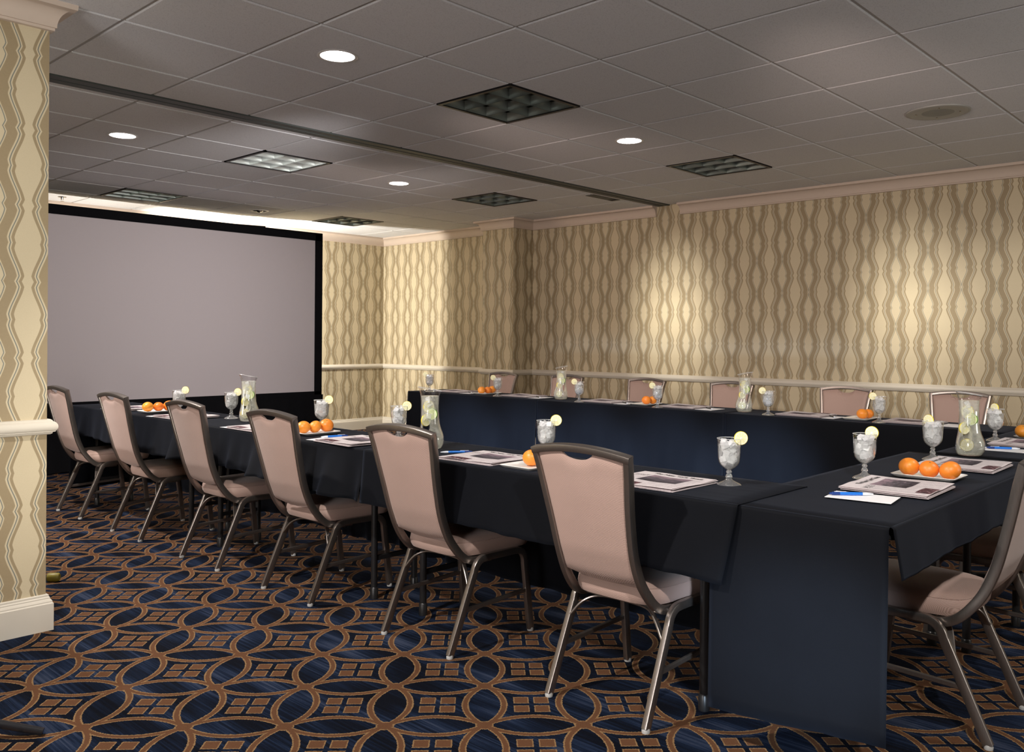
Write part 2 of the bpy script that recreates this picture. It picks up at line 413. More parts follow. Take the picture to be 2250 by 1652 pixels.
# ceiling: regular recessed-edge tiles hung in a grid, broken by the partition track
G = 0.61
TRK = (0.46, 0.60)
TROFF = [(1.83, -1.22), (4.27, -1.22), (1.83, 1.292), (4.27, 1.292), (1.83, 3.732), (4.27, 3.732)]
mb = MB()
def tile(x0, x1, y0, y1):
    g = 0.0075; e = 0.005; z1 = H + .006
    a = [(x0 + g, y0 + g), (x1 - g, y0 + g), (x1 - g, y1 - g), (x0 + g, y1 - g)]
    b_ = [(x0 + g + e, y0 + g + e), (x1 - g - e, y0 + g + e), (x1 - g - e, y1 - g - e), (x0 + g + e, y1 - g - e)]
    P = [[(x, y, H + .014) for x, y in a], [(x, y, z1 - .003) for x, y in a], [(x, y, H) for x, y in b_]]
    mb.grid(P, close_v=True); mb.cap(P[2])
def skip(x0, y0):
    return any(abs(x0 - tx) < .05 and abs(y0 - ty) < .05 for tx, ty in TROFF)
xs = [-4.27 + G * i for i in range(17)] + [XW]; xs[0] = XL
near = [y for y in [-7.32 + G * i for i in range(13)]] + [TRK[0]]
far = [TRK[1], 0.682] + [0.682 + G * i for i in range(1, 8)] + [YB]
near = [YR] + near
for ys in (near, far):
    for x0, x1 in zip(xs[:-1], xs[1:]):
        for y0, y1 in zip(ys[:-1], ys[1:]):
            if y1 - y0 < 0.03 or x1 - x0 < .03 or skip(x0, y0): continue
            tile(x0, x1, y0, y1)
struct(mb.build('ceiling', M['ceil'], smooth=False))
# grid behind the tiles: slab with openings left at the troffers
mb = MB()
for ys in (near, far):
    for x0, x1 in zip(xs[:-1], xs[1:]):
        for y0, y1 in zip(ys[:-1], ys[1:]):
            if skip(x0, y0):
                continue
            mb.box(x0, x1, y0, y1, H + .0065, H + .03)
mb.box(XL, XW, TRK[0], TRK[1], H + .03, H + .05)
mb.box(XL - .15, XW + .15, YR - .15, YB + .15, H + .2, H + .25)
struct(mb.build('ceiling_grid', M['grid'], smooth=False))

# mouldings swept along the wall feet (interior on the left of the direction of travel)
def molding(paths, prof):
    mb = MB()
    for path in paths:
        P = [Vector((x, y)) for x, y in path]; rows = []
        for i, p in enumerate(P):
            def nrm(a, b): t = (b - a).normalized(); return Vector((-t.y, t.x))
            if i == 0: n = nrm(P[0], P[1])
            elif i == len(P) - 1: n = nrm(P[-2], P[-1])
            else:
                n1, n2 = nrm(P[i - 1], p), nrm(p, P[i + 1]); n = (n1 + n2) / (1 + n1.dot(n2))
            rows.append([(p.x + n.x * o, p.y + n.y * o, z) for o, z in prof])
        mb.grid(rows, close_v=True); mb.cap(rows[0], True); mb.cap(rows[-1])
    return mb
PIL = [(5.98, 2.345), (5.65, 2.345), (5.65, 2.84), (5.98, 2.84), (5.98, YB)]
crown = [(0, H - .110), (.006, H - .110), (.016, H - .108), (.016, H - .097), (.022, H - .096)]
for k in range(9):
    t = math.radians(90 * k / 8); crown.append((.022 + .050 * (1 - math.cos(t)), H - .094 + .072 * math.sin(t)))
crown += [(.083, H - .021), (.085, H - .004), (.085, H + .004), (0, H + .004)]
rail = [(0, .822), (.010, .820), (.016, .824), (.018, .830), (.026, .832)]
for k in range(7):
    t = math.radians(-60 + 120 * k / 6); rail.append((.026 + .016 * math.cos(t) - .008, .853 + .021 * math.sin(t)))
rail += [(.018, .876), (.016, .880), (.010, .884), (0, .884)]
base = [(0, 0), (.024, 0), (.024, .112), (.020, .116), (.020, .121), (.016, .128), (.013, .131), (.013, .136), (.009, .140), (.009, .147), (.005, .150), (0, .150)]
def trims(name, paths, cpaths=None):
    for kind, prof, mat in (('crown', crown, M['crown']), ('chair_rail', rail, M['trim']), ('baseboard', base, M['trim'])):
        pp = cpaths if (kind == 'crown' and cpaths) else paths
        nm = ('baseboard_' + name) if kind == 'baseboard' else ('trim_%s_%s' % (kind, name))
        struct(molding(pp, prof).build(nm, mat, angle=28))
trims('right', [[(5.98, YR)] + PIL], [[(5.98, YR), (5.98, .33)], [(5.98, .62)] + PIL])
trims('back', [[(5.98, YB), (-1.2, YB)]])
trims('left', [[(-1.2, YB), (-1.2, .10), (-.285, .10), (-.285, -.56), (XL, -.56)]])
# partition track in the ceiling
root = tag(empty('partition_track', (2.5, .53, H)), 'dark grey metal partition track crossing the white tiled ceiling', 'track')
def at_root(mb, name, mat, smooth=False, par=None):
    rx, ry, rz = par.location
    mb.v = [(x - rx, y - ry, z - rz) for x, y, z in mb.v]; return mb.build(name, mat, par, smooth)
mb = MB(); mb.box(-1.2 + .9, 5.975, TRK[0], .522, H - .006, H + .02); mb.box(-.3, 5.975, .538, TRK[1], H - .006, H + .02)
at_root(mb, 'track_flange', M['track'], par=root)
at_root(MB().box(-.3, 5.975, .522, .538, H + .004, H + .02), 'track_slot', M['hole'], par=root)

# ------------------------------------------------------------------ ceiling fittings
def make_troffer(name, lit):
    t = empty(name)
    mb = MB(); w_ = .61; b0 = .004; fz = -.004
    for a in ((b0, w_ - b0, b0, b0 + .022), (b0, w_ - b0, w_ - b0 - .022, w_ - b0), (b0, b0 + .022, b0, w_ - b0), (w_ - b0 - .022, w_ - b0, b0, w_ - b0)):
        mb.box(a[0], a[1], a[2], a[3], fz, .02)
    mb.build('frame', M['black'], t, False)
    mb = MB(); x0, x1 = .026, w_ - .026
    for a, b_ in (((x0, x0), (x1, x0)), ((x1, x0), (x1, x1)), ((x1, x1), (x0, x1)), ((x0, x1), (x0, x0))):
        mb.grid([[(a[0], a[1], 0), (b_[0], b_[1], 0)], [(a[0], a[1], .1), (b_[0], b_[1], .1)]])
    mb.grid([[(x0, x0, .1), (x1, x0, .1)], [(x0, x1, .1), (x1, x1, .1)]])
    mb.build('reflector', M['reflector'], t, False)
    mb = MB(); n = 3; L = (x1 - x0) / n                     # parabolic cells: blades flare upwards
    prof = [(0.0012, 0.002), (.002, .012), (.005, .026), (.011, .040), (.020, .052)]
    for i in range(n + 1):
        c = x0 + L * i
        for s_ in (-1, 1):
            if (i == 0 and s_ < 0) or (i == n and s_ > 0): continue
            mb.grid([[(c + s_ * o, x0, z), (c + s_ * o, x1, z)] for o, z in prof])
            mb.grid([[(x0, c + s_ * o, z), (x1, c + s_ * o, z)] for o, z in prof])
    mb.build('louver', M['louverbright'] if lit else M['louver'], t, True)
    for k in range(3):
        MB().lathe([(.0, 0), (.013, 0), (.013, L * 2.7), (0, L * 2.7)], 12, cap=False).build('tube', M['tube'] if lit else M['tubeoff'], t).matrix_local = \
            Matrix.Translation((x0 + L * (k + .5), x0 + .03, .078)) @ Matrix.Rotation(-PI / 2, 4, 'X')
    return t
grp = 'square louvred fluorescent fixtures in the ceiling'
TL = ['unlit square louvred ceiling light, the largest, near the top centre of the photo',
      'unlit square louvred ceiling light near the far wallpapered wall, this side of the track',
      'square louvred ceiling light with bright white cells beyond the track',
      'unlit square louvred ceiling light beyond the track, right of the smallest round light',
      'unlit square louvred ceiling light above the top left part of the screen',
      'unlit square louvred ceiling light above the top right corner of the screen']
proto = None; protolit = None
for i, (x, y) in enumerate(TROFF):
    if i == 2: t = make_troffer('fluorescent_troffer', True)
    elif proto is None: proto = t = make_troffer('fluorescent_troffer', False)
    else: t = copy_tree(proto)
    t.location = (x, y, H); tag(t, TL[i], 'ceiling light', grp)
CL = ['lit round recessed ceiling light, the biggest and nearest one', 'lit round recessed ceiling light nearest the wallpapered column at left',
      'smallest lit round recessed ceiling light, between the two far louvred fixtures', 'lit round recessed ceiling light between the large louvred fixture and the right wall']
def make_can():
    t = empty('recessed_downlight')
    MB().lathe([(.083, .0005), (.098, .0), (.100, -.003), (.094, -.005), (.084, -.003), (.083, .0005)], 40, cap=False).build('trim_ring', M['cantrim'], t)
    MB().lathe([(0, -.0022), (.0835, -.0022)], 40, cap=False).build('lens', M['canlamp'], t)
    return t
can = make_can()
for i, (x, y) in enumerate(CANS):
    t = can if i == 0 else copy_tree(can)
    t.location = (x, y, H); tag(t, CL[i], 'ceiling light', 'round recessed lights in the ceiling')
t = tag(empty('eyeball_downlight', (3.42, 4.06, H)), 'small unlit round recessed light with chrome inside, just above the screen', 'ceiling light')
MB().lathe([(.075, 0), (.098, -.001), (.100, -.004), (.075, -.005), (.075, 0)], 32, cap=False).build('trim_ring', M['cantrim'], t)
MB().lathe([(0, -.0015), (.076, -.0015)], 32, cap=False).build('opening', M['hole'], t)
MB().lathe([(0, -.022), (.02, -.019), (.035, -.009), (.04, -.002)], 20, cap=False).build('lamp_eye', M['chrome'], t)
t = tag(empty('ceiling_speaker', (3.965, -2.745, H)), 'round white ceiling speaker with perforated grille near the right edge', 'speaker')
MB().lathe([(.088, -.006), (.125, -.006), (.150, -.008), (.165, -.010), (.176, -.006), (.178, 0)], 48, cap=False).build('rim', M['speaker'], t)
g_ = MB()
for k in range(9): g_.lathe([(.010 * k, -.0065), (.010 * k + .006, -.0075), (.010 * k + .010, -.0065)], 40, cap=False)
g_.build('grille', M['perf'], t)
for k in range(4):
    a = math.radians(20 + 90 * k); MB().lathe([(0, -.0115), (.004, -.011), (.005, -.007)], 8, (.12 * math.cos(a), .12 * math.sin(a), 0), False).build('screw', M['chrome'], t)
t = tag(empty('sprinkler_head', (1.62, 4.72, H)), 'small chrome fire sprinkler on the ceiling above the screen', 'sprinkler')
MB().lathe([(0, 0), (.038, -.001), (.040, -.004), (.015, -.008), (.012, -.03), (0, -.03)], 20, cap=False).build('escutcheon', M['chrome'], t)
MB().lathe([(0, -.045), (.018, -.045), (.018, -.043), (0, -.042)], 12, cap=False).build('deflector', M['chrome'], t)
t = tag(empty('air_slot_diffuser', (5.18, .70, H)), 'narrow dark air diffuser in the ceiling beside the partition track', 'vent')
MB().box(-.22, .2, -.05, .05, -.004, .002).build('frame', M['track'], t, False)
MB().box(.12, .19, -.04, .04, -.006, -.003).build('slot', M['hole'], t, False)

# ------------------------------------------------------------------ projection screen
YS = 3.82
t = tag(empty('projection_screen', (2.5, YS, 0)), 'large grey projection screen in a black frame with a black skirt', 'projection screen')
def fr(mb, name, mat, sm=False): return at_root(mb, name, mat, sm, t)
fr(MB().box(.99, 3.985, YS + .01, YS + .014, .63, 2.33), 'screen_fabric', M['screen'])
mb = MB(); mb.box(.90, 4.075, YS, YS + .04, 2.325, 2.412); mb.box(.90, 4.075, YS, YS + .04, .56, .636)
mb.box(.90, .99, YS, YS + .04, .56, 2.41); mb.box(3.982, 4.075, YS, YS + .04, .56, 2.41)
fr(mb, 'frame', M['drape'])
rows = []
for k in range(121):
    x = .9 + (4.085 - .9) * k / 120; o = .010 * math.sin(k * .9) + .006 * math.sin(k * .37)
    rows.append([(x, YS - .012 + o * q_, z) for q_, z in ((.15, .60), (.5, .4), (.9, .2), (1.1, .012))])
fr(MB().grid(rows), 'skirt', M['drape'], True)
for x in (1.0, 3.95):
    mb = MB(); mb.box(x - .02, x + .02, YS + .045, YS + .08, 0, 2.3); mb.box(x - .02, x + .02, YS - .005, YS + .5, 0, .03)
    fr(mb, 'leg', M['black'])
# added unseen black board; it gives the glow behind the screen a sharp edge
t = tag(empty('light_block_board', (3.4, 4.5, 0)), 'added black folded board hidden behind the screen to block light', 'light blocker')
mb = MB()
for (ax, ay), (bx, by) in (((1.1, 4.585), (3.40, 4.572)), ((3.40, 4.572), (3.75, 4.497))):
    mb.grid([[(ax, ay, 0), (bx, by, 0)], [(ax, ay, 2.52), (bx, by, 2.52)]])
    mb.grid([[(ax, ay - .01, 0), (bx, by - .01, 0)], [(ax, ay - .01, 2.52), (bx, by - .01, 2.52)]])
at_root(mb, 'board', M['drape'], False, t)

# ------------------------------------------------------------------ tables and cloths
X0, X1 = .778, 1.225          # left row (along Y)
Y0, Y1 = -3.63, -3.19         # cross row (along X)
X2, X3 = 3.74, 4.20           # far row (along Y)
def make_table(L, legs, ly):
    t = empty('folding_table'); D = .44
    MB().box(-L / 2, L / 2, -D / 2, D / 2, .700, .7345).build('tabletop', M['black'], t, False)
    for lx in legs:
        for yy in ly:
            mb = MB().lathe([(.0155, .02), (.0155, .70)], 12, (lx, yy, 0))
            mb.lathe([(.0, 0), (.019, 0), (.019, .05), (.0155, .055)], 12, (lx, yy, 0), False)
            mb.build('leg', M['black'], t)
        MB().box(lx - .01, lx + .01, ly[0], ly[1], .18, .20).build('leg_brace', M['black'], t, False)
    return t
XC = (X0 + X1) / 2
tabs = [(XC, -2.27, PI / 2, 1.78, (-.694, .733), (-.20, .047), 'at the front end of the left row'), (XC, -.455, PI / 2, 1.78, (-.729, .735), (-.20, .047), 'in the middle of the left row'),
        (XC, 1.36, PI / 2, 1.52, (-.72, .735), (-.20, .047), 'at the screen end of the left row'),
        (1.62, (Y0 + Y1) / 2, 0, 1.64, (-.50, .54), (-.02, .11), 'at the front corner of the cross row'), (3.36, (Y0 + Y1) / 2, 0, 1.64, (-.69, .6), (-.075, .14), 'in the cross row towards the right edge'),
        ((X2 + X3) / 2, -2.32, PI / 2, 1.68, (-.64, .64), (-.15, .15), 'in the far row next to the cross row'), ((X2 + X3) / 2, -.60, PI / 2, 1.68, (-.64, .64), (-.15, .15), 'in the middle of the far row'),
        ((X2 + X3) / 2, 1.06, PI / 2, 1.56, (-.6, .6), (-.15, .15), 'at the screen end of the far row')]
for x, y, rz, L, lg, ly, lb in tabs:
    t = make_table(L, lg, ly); t.location = (x, y, 0); t.rotation_euler = (0, 0, rz)
    tag(t, 'black folding table under its cloth ' + lb, 'table', 'folding tables under black cloths')
def noise1(x, s): return math.sin(x * 7.1 + s) * .5 + math.sin(x * 17.3 + s * 2.3) * .3 + math.sin(x * 31.0 + s * 1.7) * .2
def make_cloth(x0, x1, y0, y1, hang, seed, label, wr=.010, ztop=ZT, slants=None, grow=0.0):
    """hang: dict side -> z of the hem (a number or a function of t) or None for an open abutting side"""
    mb = MB(); r = .010
    top = [[(x0 + (x1 - x0) * i / 24, y0 + (y1 - y0) * j / 24, ztop - .0012 * (1 + noise1(i * .31 + seed, j * .2))) for j in range(25)] for i in range(25)]
    # keep the border at constant height so that the side falls start from it
    for i in range(25):
        for j in range(25):
            if i in (0, 24) or j in (0, 24): top[i][j] = (top[i][j][0], top[i][j][1], ztop - .001)
    mb.grid(top)
    sides = {'x0': ((x0, y1), (x0, y0), (-1, 0)), 'x1': ((x1, y0), (x1, y1), (1, 0)), 'y0': ((x0, y0), (x1, y0), (0, -1)), 'y1': ((x1, y1), (x0, y1), (0, 1))}
    for sd, z in hang.items():
        if z is None: continue
        (ax, ay), (bx, by), (nx, ny) = sides[sd]; L = math.hypot(bx - ax, by - ay); n = max(24, int(L / .02))
        sl = (slants or {}).get(sd, (0, 0)); rows = []
        for k in range(n + 1):
            tt = k / n; zz = z(tt) if callable(z) else z; col = []
            for q in range(19):
                if q < 5:
                    an = math.radians(90 * q / 4); o = r * math.sin(an); zc = ztop - .001 - r * (1 - math.cos(an)); d = 0
                else:
                    d = (q - 4) / 14; zc = ztop - .001 - r - (ztop - .001 - r - zz) * d
                    o = r + .010 * d + wr * d ** 1.2 * (noise1(tt * L * 1.6 + seed, seed) + .9) + grow * d
                s_ = tt + (sl[0] * (1 - tt) + sl[1] * tt) * d ** 1.1 / L
                if q >= 5: zc += .004 * noise1(tt * L * 2 + seed, 2 + seed) * d
                col.append((ax + (bx - ax) * s_ + nx * o, ay + (by - ay) * s_ + ny * o, zc))
            rows.append(col)
        mb.grid(rows)
    bm_me = mb.build('tablecloth', M['cloth'], None, True, 70)
    md = bm_me.modifiers.new('thick', 'SOLIDIFY'); md.thickness = .0012; md.offset = -1
    return tag(bm_me, label, 'tablecloth', 'black tablecloths')
make_cloth(X0 - .016, X1, -3.192, -1.361, {'x0': lambda t: .508 - .010 * t, 'x1': .15, 'y0': None, 'y1': None}, 1, 'black tablecloth on the left row, behind the two nearest chairs', .006, ZT + .004, {'x0': (0, -.045)})
make_cloth(X0, X1, -1.359, .47, {'x0': lambda t: .525 + .012 * math.sin(t * 5), 'x1': .15, 'y0': None, 'y1': None}, 4.2, 'wrinkled black tablecloth on the middle table of the left row', .045)
make_cloth(X0, X1, .472, 2.13, {'x0': lambda t: .53 + .012 * math.sin(t * 6), 'x1': .15, 'y0': None, 'y1': .13}, 7.7, 'black tablecloth on the left row table nearest the projection screen', .016)
make_cloth(X0 - .002, 2.489, Y0, Y1 + .095, {'y0': lambda t: .590 + .010 * math.sin(t * 4), 'y1': None, 'x0': lambda t: .108 + .045 * t, 'x1': None}, 3.1,
           'black tablecloth hanging nearly to the carpet at the front corner of the tables', .002, ZT + .001,
           {'y0': (.03, 0)}, .0)
make_cloth(2.491, X3, Y0, Y1, {'y0': .590, 'y1': None, 'x0': None, 'x1': .15}, 5.3, 'black tablecloth on the front cross row near the right edge, under the pitcher', .005, ZT + .004)
make_cloth(X2, X3, -3.19, -1.46, {'x0': .15, 'x1': .5, 'y0': None, 'y1': None}, 2.2, 'black tablecloth on the far row, its end nearest the front cross row', .006)
make_cloth(X2, X3, -1.459, .26, {'x0': .15, 'x1': .5, 'y0': None, 'y1': None}, 6.6, 'blue black tablecloth on the middle table of the far row', .009)
make_cloth(X2, X3, .261, 1.90, {'x0': .15, 'x1': .5, 'y0': None, 'y1': .12}, 9.1, 'black tablecloth on the far row, its end nearest the screen', .007, ZT, None, .02)

# ------------------------------------------------------------------ banquet chairs (local: x forward, origin between the rear feet)
UP = [(-.088, .189, .868), (-.070, .180, .80), (-.052, .170, .72), (-.030, .161, .63), (-.006, .156, .54), (.026, .157, .46), (.062, .162, .405),
      (.100, .166, .366), (.140, .168, .348), (.190, .168, .345), (.25, .168, .345)]
def upright_at(z):
    for a, b_ in zip(UP[:-1], UP[1:]):
        if b_[2] <= z <= a[2]:
            t = (a[2] - z) / (a[2] - b_[2]); return a[0] + (b_[0] - a[0]) * t, a[1] + (b_[1] - a[1]) * t
    a, b_ = UP[0], UP[1]; t = (a[2] - z) / (a[2] - b_[2]); return a[0] + (b_[0] - a[0]) * t, a[1] + (b_[1] - a[1]) * t
def arch(y): return .020 * (1 - (y / .19) ** 2)
def make_chair():
    t = empty('banquet_chair')
    # back frame
    mb = MB(); sec = rsec(.021, .030, .003, 2)
    for s_ in (-1, 1): mb.sweep(crom([(x, s_ * y, z) for x, y, z in UP], 5), sec, (0, 1, 0))
    rail_ = [(-.088 - .014 * (1 - (y / .19) ** 2), y, .864 + arch(y)) for y in [-.1985 + .397 * k / 20 for k in range(21)]]
    mb.sweep(rail_, rsec(.030, .023, .003, 2), (1, 0, .2))
    mb.build('back_frame', M['metal'], t, True, 35)
    # padded back panel with a grip notch below the top rail
    def panel(off, pad):
        rows = []
        for i in range(57):
            s_ = -1 + 2 * i / 56; col = []
            for j in range(29):
                q = j / 28
                ze = .452 - .020 * (1 - s_ * s_)
                yy = s_ * .165
                zt = .851 + arch(yy)
                nt = abs(s_) / .36
                if nt < 1: zt -= .025 * (1 - nt ** 2.4) ** .8
                z = ze + (zt - ze) * q
                x, hw = upright_at(min(z, .868)); hw -= .009
                e = min(1 - abs(s_), min(q, 1 - q) * 1.6); bulge = min(1, e / .12) ** .5
                col.append((x - .014 * (1 - s_ * s_) * q + off + pad * bulge, s_ * hw, z))
            rows.append(col)
        return rows
    A = panel(.004, .020); B = panel(-.004, -.006); mb = MB(); mb.grid(A); mb.grid(B)
    for e1, e2 in ((A[0], B[0]), (A[-1], B[-1]), ([r[0] for r in A], [r[0] for r in B]), ([r[-1] for r in A], [r[-1] for r in B])): mb.grid([e1, e2])
    o = mb.build('backrest', M['fabric'], t, True, 60)
    # seat cushion
    mb = MB(); N = 48; rings = []
    def outline(k, inset):
        a = 2 * PI * k / N; c, s_ = math.cos(a), math.sin(a); ex = 2 / 5.0
        lx = math.copysign(abs(c) ** ex, c); ly = math.copysign(abs(s_) ** ex, s_)
        hx = .212 - inset; hy = (.190 + .016 * lx) - inset
        return .285 + lx * hx, ly * hy
    for inset, z in ((.03, .362), (.006, .366), (0, .378), (-.003, .395), (0, .414), (.003, .4185), (.002, .4205), (.006, .4225), (.012, .431), (.03, .438), (.07, .443), (.12, .445), (.175, .446)):
        rings.append([outline(k, inset) + (z,) for k in range(N)])
    mb.grid(rings, close_v=True); mb.cap(rings[0], True); mb.cap(rings[-1])
    mb.build('seat', M['fabric'], t, True, 50)
    # seat rails: side tubes under the cushion, bent into the legs
    LY = .198; sec = rsec(.020, .028, .003, 2); mb = MB()
    for s_ in (-1, 1):
        mb.sweep(crom([(.128, s_ * LY, .300), (.140, s_ * LY, .330), (.162, s_ * LY, .350), (.195, s_ * LY, .357), (.30, s_ * LY, .356), (.37, s_ * LY, .354), (.402, s_ * LY, .346), (.420, s_ * LY, .324), (.426, s_ * LY, .300)], 5), sec, (0, 1, 0))
    mb.box(.15, .17, -.19, .19, .338, .352); mb.box(.38, .40, -.19, .19, .338, .352)
    mb.build('seat_frame', M['metal'], t, True, 35)
    sec = rsec(.020, .030, .003, 2)
    for s_ in (-1, 1):
        for top, foot in (((.129, s_ * LY, .302), (.0, s_ * .201, .010)), ((.4258, s_ * LY, .302), (.462, s_ * .201, .010))):
            lg = MB().sweep([top, ((top[0] + foot[0]) / 2, (top[1] + foot[1]) / 2, (top[2] + foot[2]) / 2), foot], sec, (0, 1, 0)).build('leg', M['metal'], t, True, 35)
            MB().lathe([(0, 0), (.013, 0), (.014, .008), (.011, .014), (.0, .014)], 14, foot[:2] + (0,), False).build('foot_glide', M['glide'], lg)
        MB().sweep([(.068, s_ * .199, .166), (.25, s_ * .199, .172), (.442, s_ * .199, .178)], rsec(.012, .018, .003, 1), (0, 1, 0)).build('stretcher', M['metal'], t, True, 35)
    mb = MB()
    mb.sweep(crom([(.105, -.192, .262), (.125, -.150, .315), (.150, -.10, .338), (.155, 0, .342), (.150, .10, .338), (.125, .150, .315), (.105, .192, .262)], 4), rsec(.018, .008, .002, 1), (1, 0, 0))
    mb.build('brace', M['metal'], t, True, 35)
    return t
chair = make_chair()
YC = [-2.722, -1.815, -.87, -.008, .93, 1.86]
lab = ['taupe banquet chair nearest the camera, beside the cloth hanging at the corner', 'taupe banquet chair at the left row, second from the front corner',
       'taupe banquet chair at the left row, third from the front corner', 'taupe banquet chair at the left row, fourth from the front corner',
       'taupe banquet chair at the left row, second from the projection screen', 'taupe banquet chair at the left row, nearest the screen and the wallpapered column']
spots = [((.676, y), 0, lab[i], 'banquet chairs along the left table row') for i, y in enumerate(YC)]
lab = ['taupe banquet chair at the far wall, behind the nearest pitcher', 'taupe banquet chair at the far wall, second from the right',
       'taupe banquet chair at the far wall, left of the pitcher with loop handle', 'taupe banquet chair at the far wall, behind the single mandarin on a plate',
       'taupe banquet chair at the far wall partly hidden by the farthest pitcher', 'taupe banquet chair at the far wall nearest the screen, behind three mandarins']
spots += [((4.845, y), PI, lab[i], 'banquet chairs along the far wall') for i, y in enumerate([-2.60, -1.80, -.84, .01, .94, 1.80])]
spots += [((1.51, -3.733), PI / 2, 'taupe banquet chair at the front cross row seen from the side, at the right edge', 'banquet chairs at the front cross row'),
          ((2.43, -3.72), PI / 2, 'taupe banquet chair mostly hidden behind the one seen from the side', 'banquet chairs at the front cross row')]
for i, ((x, y), rz, lb, gp) in enumerate(spots):
    t = chair if i == 0 else copy_tree(chair)
    t.location = (x, y, 0); t.rotation_euler = (0, 0, rz); tag(t, lb, 'chair', gp)

# ------------------------------------------------------------------ goblets, pitchers, lemon slices
def ice_mesh(n, r, z0, z1, s0, seed):
    rnd = random.Random(seed); mb = MB()
    for i in range(n):
        s_ = s0 * rnd.uniform(.8, 1.15); q = r * rnd.uniform(0, 1) ** .5; a = rnd.uniform(0, 2 * PI)
        c = Vector((q * math.cos(a), q * math.sin(a), z0 + (z1 - z0) * (i + rnd.random()) / n))
        R = (Matrix.Rotation(rnd.uniform(0, 3), 3, 'X') @ Matrix.Rotation(rnd.uniform(0, 3), 3, 'Z'))
        k = len(mb.v); mb.box(-s_, s_, -s_, s_, -s_, s_)
        mb.v[k:] = [tuple(R @ Vector(v) + c) for v in mb.v[k:]]
    return mb
GP = [(.041, .0), (.0415, .002), (.037, .006), (.024, .012), (.013, .018), (.0095, .023), (.0115, .027), (.0118, .031), (.0095, .036), (.0065, .040), (.0095, .044), (.0098, .047), (.0062, .052)]
BP = [(.0062, .052), (.012, .056), (.021, .062), (.029, .070), (.0345, .080), (.0370, .092), (.0385, .110), (.0395, .130), (.0405, .150), (.0412, .160)]
def make_goblet(plain=False):
    t = empty('water_goblet')
    MB().lathe(GP, 28).build('stem', M['foot'], t, True, 60)
    mb = MB().lathe(BP, 40, cap=False)
    mb.build('bowl', M['glass'], t, True, 60)
    MB().lathe([(.0404, .1590), (.0417, .1600), (.0404, .1612), (.0396, .1600), (.0404, .1590)], 40, cap=False).build('rim', M['lip'], t, True, 60)
    wp = [(0, .056)] + [(r - .0022, z) for r, z in BP[1:7]] + [(.0365, .130), (.0370, .139), (0, .139)]
    MB().lathe(wp, 28, cap=False).build('water', M['water'], t)
    tag(ice_mesh(38, .0215, .078, .149, .0092, 3).build('ice', M['ice'], t, False), kind='stuff')
    return t
gob = make_goblet()
def slice_mesh(name, mat, r=.0235, slot=False, wedge=360):
    mb = MB(); N = 36; h = .0032; rows = []
    full = wedge >= 360; A = [math.radians(wedge * k / N) for k in range(N + (0 if full else 1))]
    for rr, z in ((0, -h), (r - .001, -h), (r, -h * .6), (r, h * .6), (r - .001, h), (0, h)):
        rows.append([(rr * math.cos(a), rr * math.sin(a), z) for a in A])
    mb.grid(rows, close_v=True); o = mb.build(name, mat, None, True, 40); return o
lem = slice_mesh('lemon_slice', M['lemon']); lime = slice_mesh('lime_slice', M['lime'])
used = {}
def place_slice(src, loc, right, tilt, label, group):
    key = src.name
    o = src if key not in used else src.copy()
    if key in used: C.objects.link(o)
    used[key] = 1
    # disc plane spanned by `right` (horizontal) and up, tilted sideways
    rgt = Vector(right).normalized(); up = Vector((0, 0, 1)); n = rgt.cross(up)
    m_ = Matrix((rgt, up, n)).transposed()
    m_ = m_ @ Matrix.Rotation(tilt, 3, 'Z')
    o.matrix_world = Matrix.Translation(loc) @ m_.to_4x4() @ Matrix.Scale(1.14 if 'inside' in group else 1.0, 4)
    return tag(o, label, 'lemon slice' if 'lemon' in key else 'lime slice', group)
CR = Vector((math.sin(yaw), -math.cos(yaw), 0))      # to the right as seen from the camera position
def rot(v, deg): return Matrix.Rotation(math.radians(deg), 3, 'Z') @ v
# (x, y, z, where, slice azimuth around the rim relative to CR in degrees or None)
GL = [(.935, .775, 0, 'left row, nearest the screen', 0), (1.083, .397, 0, 'left row, left of the pitcher nearest the screen', 0),
      (1.107, -.519, 0, 'left row, behind its middle mandarins', 0), (1.150, -1.12, 0, 'left row, left of the pitcher with oval hole', 0),
      (1.107, -2.126, 0, 'left row, seen above the nearest chair', 0), (1.072, -2.985, 0, 'left row, alone near the cloth corner', 0),
      (1.530, -3.268, 0, 'cross row, behind the nearest newspaper', 32), (2.235, -3.275, 0, 'cross row, left of the nearest pitcher', 88),
      (3.205, -3.262, 0, 'cross row, right of the nearest pitcher', 65), (4.02, -3.25, 0, 'cross row corner, cut by the right edge', None),
      (3.815, -2.465, 0, 'far row, beside the two mandarins at right', 180), (3.815, -1.735, 0, 'far row, right of the pitcher with loop handle', 150),
      (3.80, -.865, 0, 'far row, beside the single mandarin', 180), (3.80, -.125, 0, 'far row, right of the farthest pitcher', 180),
      (3.81, .79, 0, 'far row, in front of the three mandarins', 180), (3.80, 1.67, 0, 'far row, at the screen end of the table', 180)]
for i, (x, y, z, lb, az) in enumerate(GL):
    zc = (ZT + .004) if 'cross' in lb or 'corner, cut' in lb else ZT
    t = gob if i == 0 else copy_tree(gob)
    t.location = (x, y, zc); t.rotation_euler = (0, 0, i * 1.3); tag(t, 'goblet of ice water on the ' + lb, 'goblet', 'goblets of iced water')
    if az is None: continue
    d = rot(CR, az); zz = zc + .160 + (.001 if i in (3, 4, 5) else .002)
    face = d if az not in (32, 88, 65) else rot(CR, {32: -38, 88: -62, 65: -72}[az])
    rimp = Vector((x, y, 0)) + d * .040
    place_slice(lem, (rimp.x, rimp.y, zz), face, .3 * i, 'lemon slice on the goblet of the ' + lb, 'lemon slices on goblet rims')
